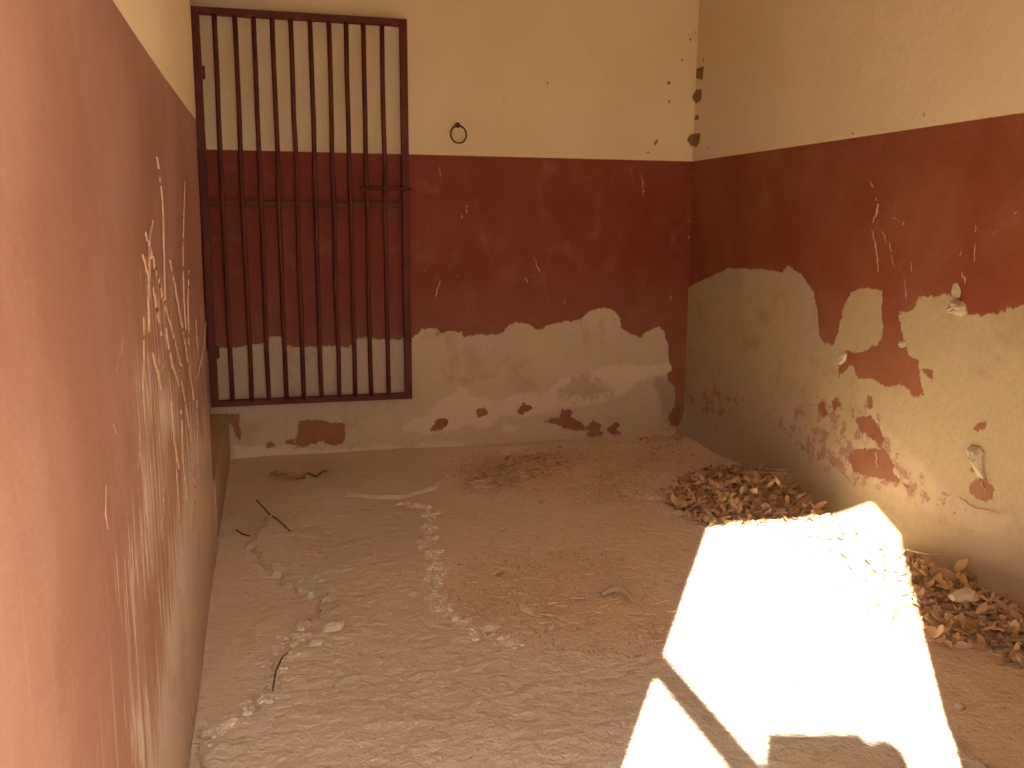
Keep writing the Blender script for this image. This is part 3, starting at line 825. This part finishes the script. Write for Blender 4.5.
# loose single leaves
def loose(px, py, size, label, seed, tilt=0.25, mat=None):
    p = on_floor(px, py)
    r = random.Random(seed)
    o = put_leaf(p[0], p[1], surf(p[0], p[1])+0.003, r, tilt, size, label, None)
    if mat:
        o.material_slots[0].link = 'OBJECT'; o.material_slots[0].material = mat
    return o
def crumpled_leaf(px, py, L, Wd, H, rz, label):
    n, k = 12, 7
    V, F = [], []
    for i in range(n+1):
        t = i/n
        w = Wd*math.sin(math.pi*(0.06+0.88*t))**0.7
        for j in range(k+1):
            u = j/k*2-1
            z = H*(0.45*u*u+0.35*float(vnoise(t*5, u*2.2, 1.0, 71))+0.30*float(vnoise(t*11, u*5, 1.0, 72))+0.35*math.sin(t*5.0))
            V.append(Vector((L*(t-0.5)+0.006*float(vnoise(t*9, u*4, 1.0, 73)), u*w*0.5*(1-0.35*abs(math.sin(t*7))), z)))
        if i:
            for j in range(k):
                b = i*(k+1)+j
                F.append((b-k-1, b, b+1, b-k))
    low = sum(sorted(v.z for v in V)[:12])/12
    o = mesh('crumpled_leaf', [v-Vector((0, 0, low)) for v in V], F, M_leaf, None, True)
    p = on_floor(px, py)
    o.location = (p[0], p[1], surf(p[0], p[1])+0.002); o.rotation_euler.z = rz
    return tag(o, label, 'leaf')
crumpled_leaf(288, 479, 0.17, 0.10, 0.045, -0.15, 'large crumpled dry leaf on the floor below the gate')
loose(526, 611, 0.075, 'single pale pointed leaf lying in the dirt mid floor', 4, 0.15, M_paleleaf)
loose(499, 576, 0.045, 'small upright dry leaf scrap on the dirt mid floor', 8, 0.8)
loose(509, 473, 0.11, 'pale curled leaf on the straw litter near back wall', 5, 0.3, M_paleleaf)
loose(522, 456, 0.10, 'dark shrivelled leaf on the straw litter against back wall', 6, 0.4)
loose(680, 433, 0.09, 'dark shrivelled leaf in the back right corner of the floor', 9, 0.4)

# ------------------------------------------------------------------ twigs, pod, stones, straw, crumbs
def floor_line(pl, rad, name, mat, label, cat, lift=0.0, arch=0.0, n=6):
    q = []
    m = len(pl)
    for i, p in enumerate(pl):
        w = on_floor(*p)
        t = i/(m-1)
        q.append(Vector((w[0], w[1], surf(w[0], w[1])+rad+lift+arch*math.sin(math.pi*t))))
    c = q[0].copy(); c.z -= rad
    rads = [rad*(0.55+0.45*math.sin(math.pi*min(1, 0.15+0.8*i/(m-1)))) for i in range(m)]
    V, F = tube_data([v-c for v in q], rads, n)
    o = mesh(name, V, F, mat, None, True); o.location = c
    return tag(o, label, cat)
floor_line([(256, 500), (263, 508), (270, 517), (277, 525), (284, 530), (290, 536)], 0.004, 'twig', M_twig, 'long thin dark twig lying on the floor left of the screed', 'twig', 0.008)
floor_line([(301, 477), (308, 474), (316, 477), (323, 475), (328, 474)], 0.006, 'twig', M_twig, 'short dark twig beside the crumpled leaf below the gate', 'twig', 0.002)
floor_line([(236, 529), (242, 533), (250, 535)], 0.004, 'twig', M_twig, 'tiny bent twig on the floor close to the left wall', 'twig')
floor_line([(273, 697), (276, 678), (283, 662), (288, 654)], 0.003, 'twig', M_twig, 'thin curved twig by the broken screed edge near the left wall', 'twig', 0.003)
floor_line([(497, 478), (505, 473), (514, 468), (522, 465)], 0.005, 'straw_stalk', M_straw, 'pale straw stalk lying across the litter near the back wall', 'straw', 0.015)
floor_line([(906, 563), (916, 565), (928, 568), (942, 569)], 0.004, 'straw_stalk', M_straw, 'pale straw stalk on the leaf drift at the sun patch edge', 'straw', 0.06)
# curved ribbed pod
podp = []
for i in range(15):
    t = i/14
    podp.append((601.5+t*33, 598.5-6.0*math.sin(math.pi*min(1, t*1.08))+t*5.0))
q = [Vector(on_floor(*p)) for p in podp]
for i, v in enumerate(q): v.z = surf(v.x, v.y)+0.010+0.012*math.sin(math.pi*i/14)
rads = [0.0125*(0.45+0.55*math.sin(math.pi*min(1, 0.12+0.82*i/14)))*(1.0 if i % 2 else 0.86) for i in range(15)]
c = q[0].copy(); c.z = 0
V, F = tube_data([v-c for v in q], rads, 10)
M_pod = simple('dry_pod', (0.40, 0.28, 0.17), (0.52, 0.39, 0.26), 60)
pod = mesh('seed_pod', V, F, M_pod, None, True); pod.location = c
tag(pod, 'curved ribbed dry seed pod lying on the floor left of sun patch', 'seed pod')

def stone(px, py, sx, sy, sz, label, seed, mat=M_stone, lift=0.0, rz=0.0):
    r = random.Random(seed)
    bm = bmesh.new()
    bmesh.ops.create_icosphere(bm, subdivisions=2, radius=1.0)
    for v in bm.verts:
        k = 1+0.28*math.sin(v.co.x*3.1+seed)*math.cos(v.co.y*2.7+seed*2)+r.uniform(-0.16, 0.16)
        v.co = Vector((v.co.x*sx*k, v.co.y*sy*k, max(v.co.z*sz*k, -sz*0.55)+sz*0.55))
    o = bm_obj('stone', bm, mat, None, False)
    p = on_floor(px, py)
    o.location = (p[0], p[1], surf(p[0], p[1])+lift)
    o.rotation_euler.z = rz
    return tag(o, label, 'stone')
stone(557, 645, 0.020, 0.013, 0.010, 'small whitish stone chip at the front edge of the dirt area', 11, M_flake)
stone(550, 629, 0.014, 0.012, 0.011, 'small greyish pebble in the dirt behind the whitish chip', 12)
stone(963, 612, 0.050, 0.040, 0.018, 'flat grey stone lying on the leaf drift by the right wall', 13, M_stone, 0.055, 0.6)
stone(335, 634, 0.032, 0.018, 0.016, 'flat broken cement lump on the screed edge near the left wall', 14, M_stone, 0.006, 0.5)
stone(316, 650, 0.020, 0.015, 0.012, 'small cement crumb beside the broken screed edge', 15)
stone(490, 630, 0.034, 0.018, 0.015, 'flat broken cement lump at the left end of the dirt area', 16, M_stone, 0.004, 0.2)
stone(960, 706, 0.016, 0.014, 0.008, 'tiny pale stone on the bare floor right of the sun patch', 17, M_flake)

def crumbs(name, polys_px, n, smin, smax, mat, label, cat, seed, flat=0.6, edge=False):
    r = random.Random(seed)
    Vs, Fs = [], []
    tot = 0
    for poly_px in polys_px:
        if edge:
            pl = [np.array(on_floor(*p)[:2]) for p in poly_px]
            pts = []
            for _ in range(n):
                i = r.randrange(len(pl)-1)
                pts.append(pl[i]+(pl[i+1]-pl[i])*r.random()+np.array([r.gauss(0, 0.018), r.gauss(0, 0.03)]))
        else:
            poly = np.array(px_floor(poly_px)); lo, hi = poly.min(0), poly.max(0)
            c = np.array([[r.uniform(lo[0], hi[0]), r.uniform(lo[1], hi[1])] for _ in range(n*4)])
            d = sdf_poly(c, poly)
            pts = [q for q, dd in zip(c, d) if dd > -0.08 and r.random() < min(1, 0.15+(dd+0.08)/0.2)][:n]
        for q in pts:
            if not (0.02 < q[0] < W-0.02 and q[1] < -0.01): continue
            s = r.uniform(smin, smax)*(1 if r.random() < 0.85 else 1.7)
            b = len(Vs)
            a = r.uniform(0, 6.28)
            z = surf(q[0], q[1])
            top = Vector((r.uniform(-.3, .3)*s, r.uniform(-.3, .3)*s, s*flat))
            ring_ = [Vector((math.cos(a+k*1.5708)*s*r.uniform(0.5, 1.2), math.sin(a+k*1.5708)*s*r.uniform(0.35, 0.9), 0.0)) for k in range(4)]
            o3 = Vector((q[0], q[1], z))
            Vs += [o3+v+Vector((0, 0, -0.002)) for v in ring_]+[o3+v*0.8+Vector((0, 0, s*flat*0.6)) for v in ring_]+[o3+top]
            for k in range(4):
                j = (k+1) % 4
                Fs += [(b+k, b+j, b+4+j, b+4+k), (b+4+k, b+4+j, b+8)]
    o = mesh(name, Vs, Fs, mat, None, False)
    return tag(o, label, cat, kind='stuff')
crumbs('dirt_crumbs', [[(440, 580), (480, 556), (560, 545), (620, 555), (650, 590), (690, 620), (670, 655), (600, 652), (520, 645), (470, 628), (440, 610)]], 1400, 0.002, 0.007, M_crumb,
       'fine reddish dirt and crumbs scattered across the middle of the floor', 'dirt', 41)
crumbs('dirt_crumbs', [[(440, 475), (480, 452), (560, 446), (680, 440), (700, 462), (680, 480), (660, 505), (610, 500), (560, 492), (520, 498), (450, 492)]], 1200, 0.003, 0.010, M_crumb,
       'dark dirt and crumbs strewn along the foot of the back wall', 'dirt', 42)
crumbs('gravel', [[(402, 503), (428, 512), (430, 545), (438, 572), (432, 598), (452, 613), (472, 630), (520, 648)]], 420, 0.004, 0.014, M_grit,
       'loose cement grit along the broken right edge of the screed', 'grit', 43, 0.6, True)
crumbs('gravel', [[(205, 735), (240, 722), (268, 695), (278, 662), (292, 640), (322, 612)]], 380, 0.002, 0.009, M_grit,
       'loose cement grit along the broken left edge of the screed', 'grit', 44, 0.6, True)
crumbs('dirt_crumbs', [[(915, 640), (1040, 650), (1060, 780), (980, 780), (945, 700)]], 250, 0.001, 0.004, M_crumb,
       'sparse crumbs on the bare floor right of the sun patch', 'dirt', 45)

def straw(poly_px, n, label, seed, lmin, lmax, hmax):
    r = random.Random(seed)
    poly = np.array(px_floor(poly_px)); lo, hi = poly.min(0), poly.max(0)
    Vs, Fs = [], []
    c = np.array([[r.uniform(lo[0], hi[0]), r.uniform(lo[1], hi[1])] for _ in range(n*4)])
    d = sdf_poly(c, poly)
    m = 0
    for q, dd in zip(c, d):
        if dd < -0.05 or m >= n: continue
        m += 1
        a = r.uniform(-0.6, 0.6)+(math.pi if r.random() < .5 else 0); L = r.uniform(lmin, lmax)
        z = surf(q[0], q[1])+0.003+hmax*r.random()*min(1, max(dd, 0)/0.1)
        dx, dy = math.cos(a)*L/2, math.sin(a)*L/2
        V, F = tube_data([(q[0]-dx, q[1]-dy, z+r.uniform(0, .008)), (q[0]+r.uniform(-.004, .004), q[1]+r.uniform(-.004, .004), z+.004), (min(q[0]+dx, W-.02), min(q[1]+dy, -0.02), z+r.uniform(0, .008))], r.uniform(0.0016, 0.0036), 3)
        b = len(Vs); Vs += V; Fs += [tuple(i+b for i in f) for f in F]
    o = mesh('straw_litter', Vs, Fs, M_straw, None, False)
    return tag(o, label, 'straw', kind='stuff')
straw([(470, 480), (490, 462), (530, 455), (570, 458), (560, 470), (530, 480), (500, 490)], 260, 'tangled pale straw litter near the foot of the back wall', 51, 0.02, 0.10, 0.02)
straw([(570, 480), (620, 478), (650, 495), (600, 505), (565, 500)], 90, 'sparse straw bits on the floor left of the leaf heap', 52, 0.01, 0.05, 0.005)
straw([(740, 480), (790, 478), (820, 495), (790, 505), (750, 495)], 120, 'fine dry stalks over the leaf heap near the right wall', 53, 0.05, 0.15, 0.09)
straw([(480, 570), (640, 570), (670, 640), (500, 640)], 70, 'few short straw bits on the dirt mid floor', 54, 0.01, 0.05, 0.004)

# ------------------------------------------------------------------ outside, behind the viewpoint: unseen blockers added to shape the sun patch
pole_top, pole_foot = Vector((-1.44, -4.735, 2.80)), Vector((1.18, -5.86, 0.02))
pd = (pole_foot-pole_top)
V, F = tube_data([pole_top-pole_foot+pd*k/6 for k in range(7)], 0.034, 12)
pole = mesh('shadow_caster_pole', V, F, M_wood, None, True); pole.location = pole_foot  # unseen pole, added to cast the diagonal bar shadow
tag(pole, 'added unseen pole outside the entrance, casting the bar shadow in the sun patch', 'pole')
post = empty('shadow_caster_post', (-0.105, -5.6, -0.012)); post.rotation_euler.z = -0.252  # unseen post, added to cast the squared notch in the sun patch
tag(post, 'added unseen post outside the entrance, casting the notch shadow in the sun patch', 'post')
box('shadow_shaft', (-0.117, -0.06, 0), (0.117, 0.0, 1.639), M_stone, post, 0.003)
V, F = tube_data([(0.188, 0.05, 0), (0.188, 0.05, 1.53), (0.188, 0.05, 1.565), (0.188, 0.05, 1.585)], [0.055, 0.053, 0.040, 0.012], 12)  # added dome-topped stub for the rounded hump beside the notch shadow
mesh('shadow_stub', V, F, M_stone, post, True)
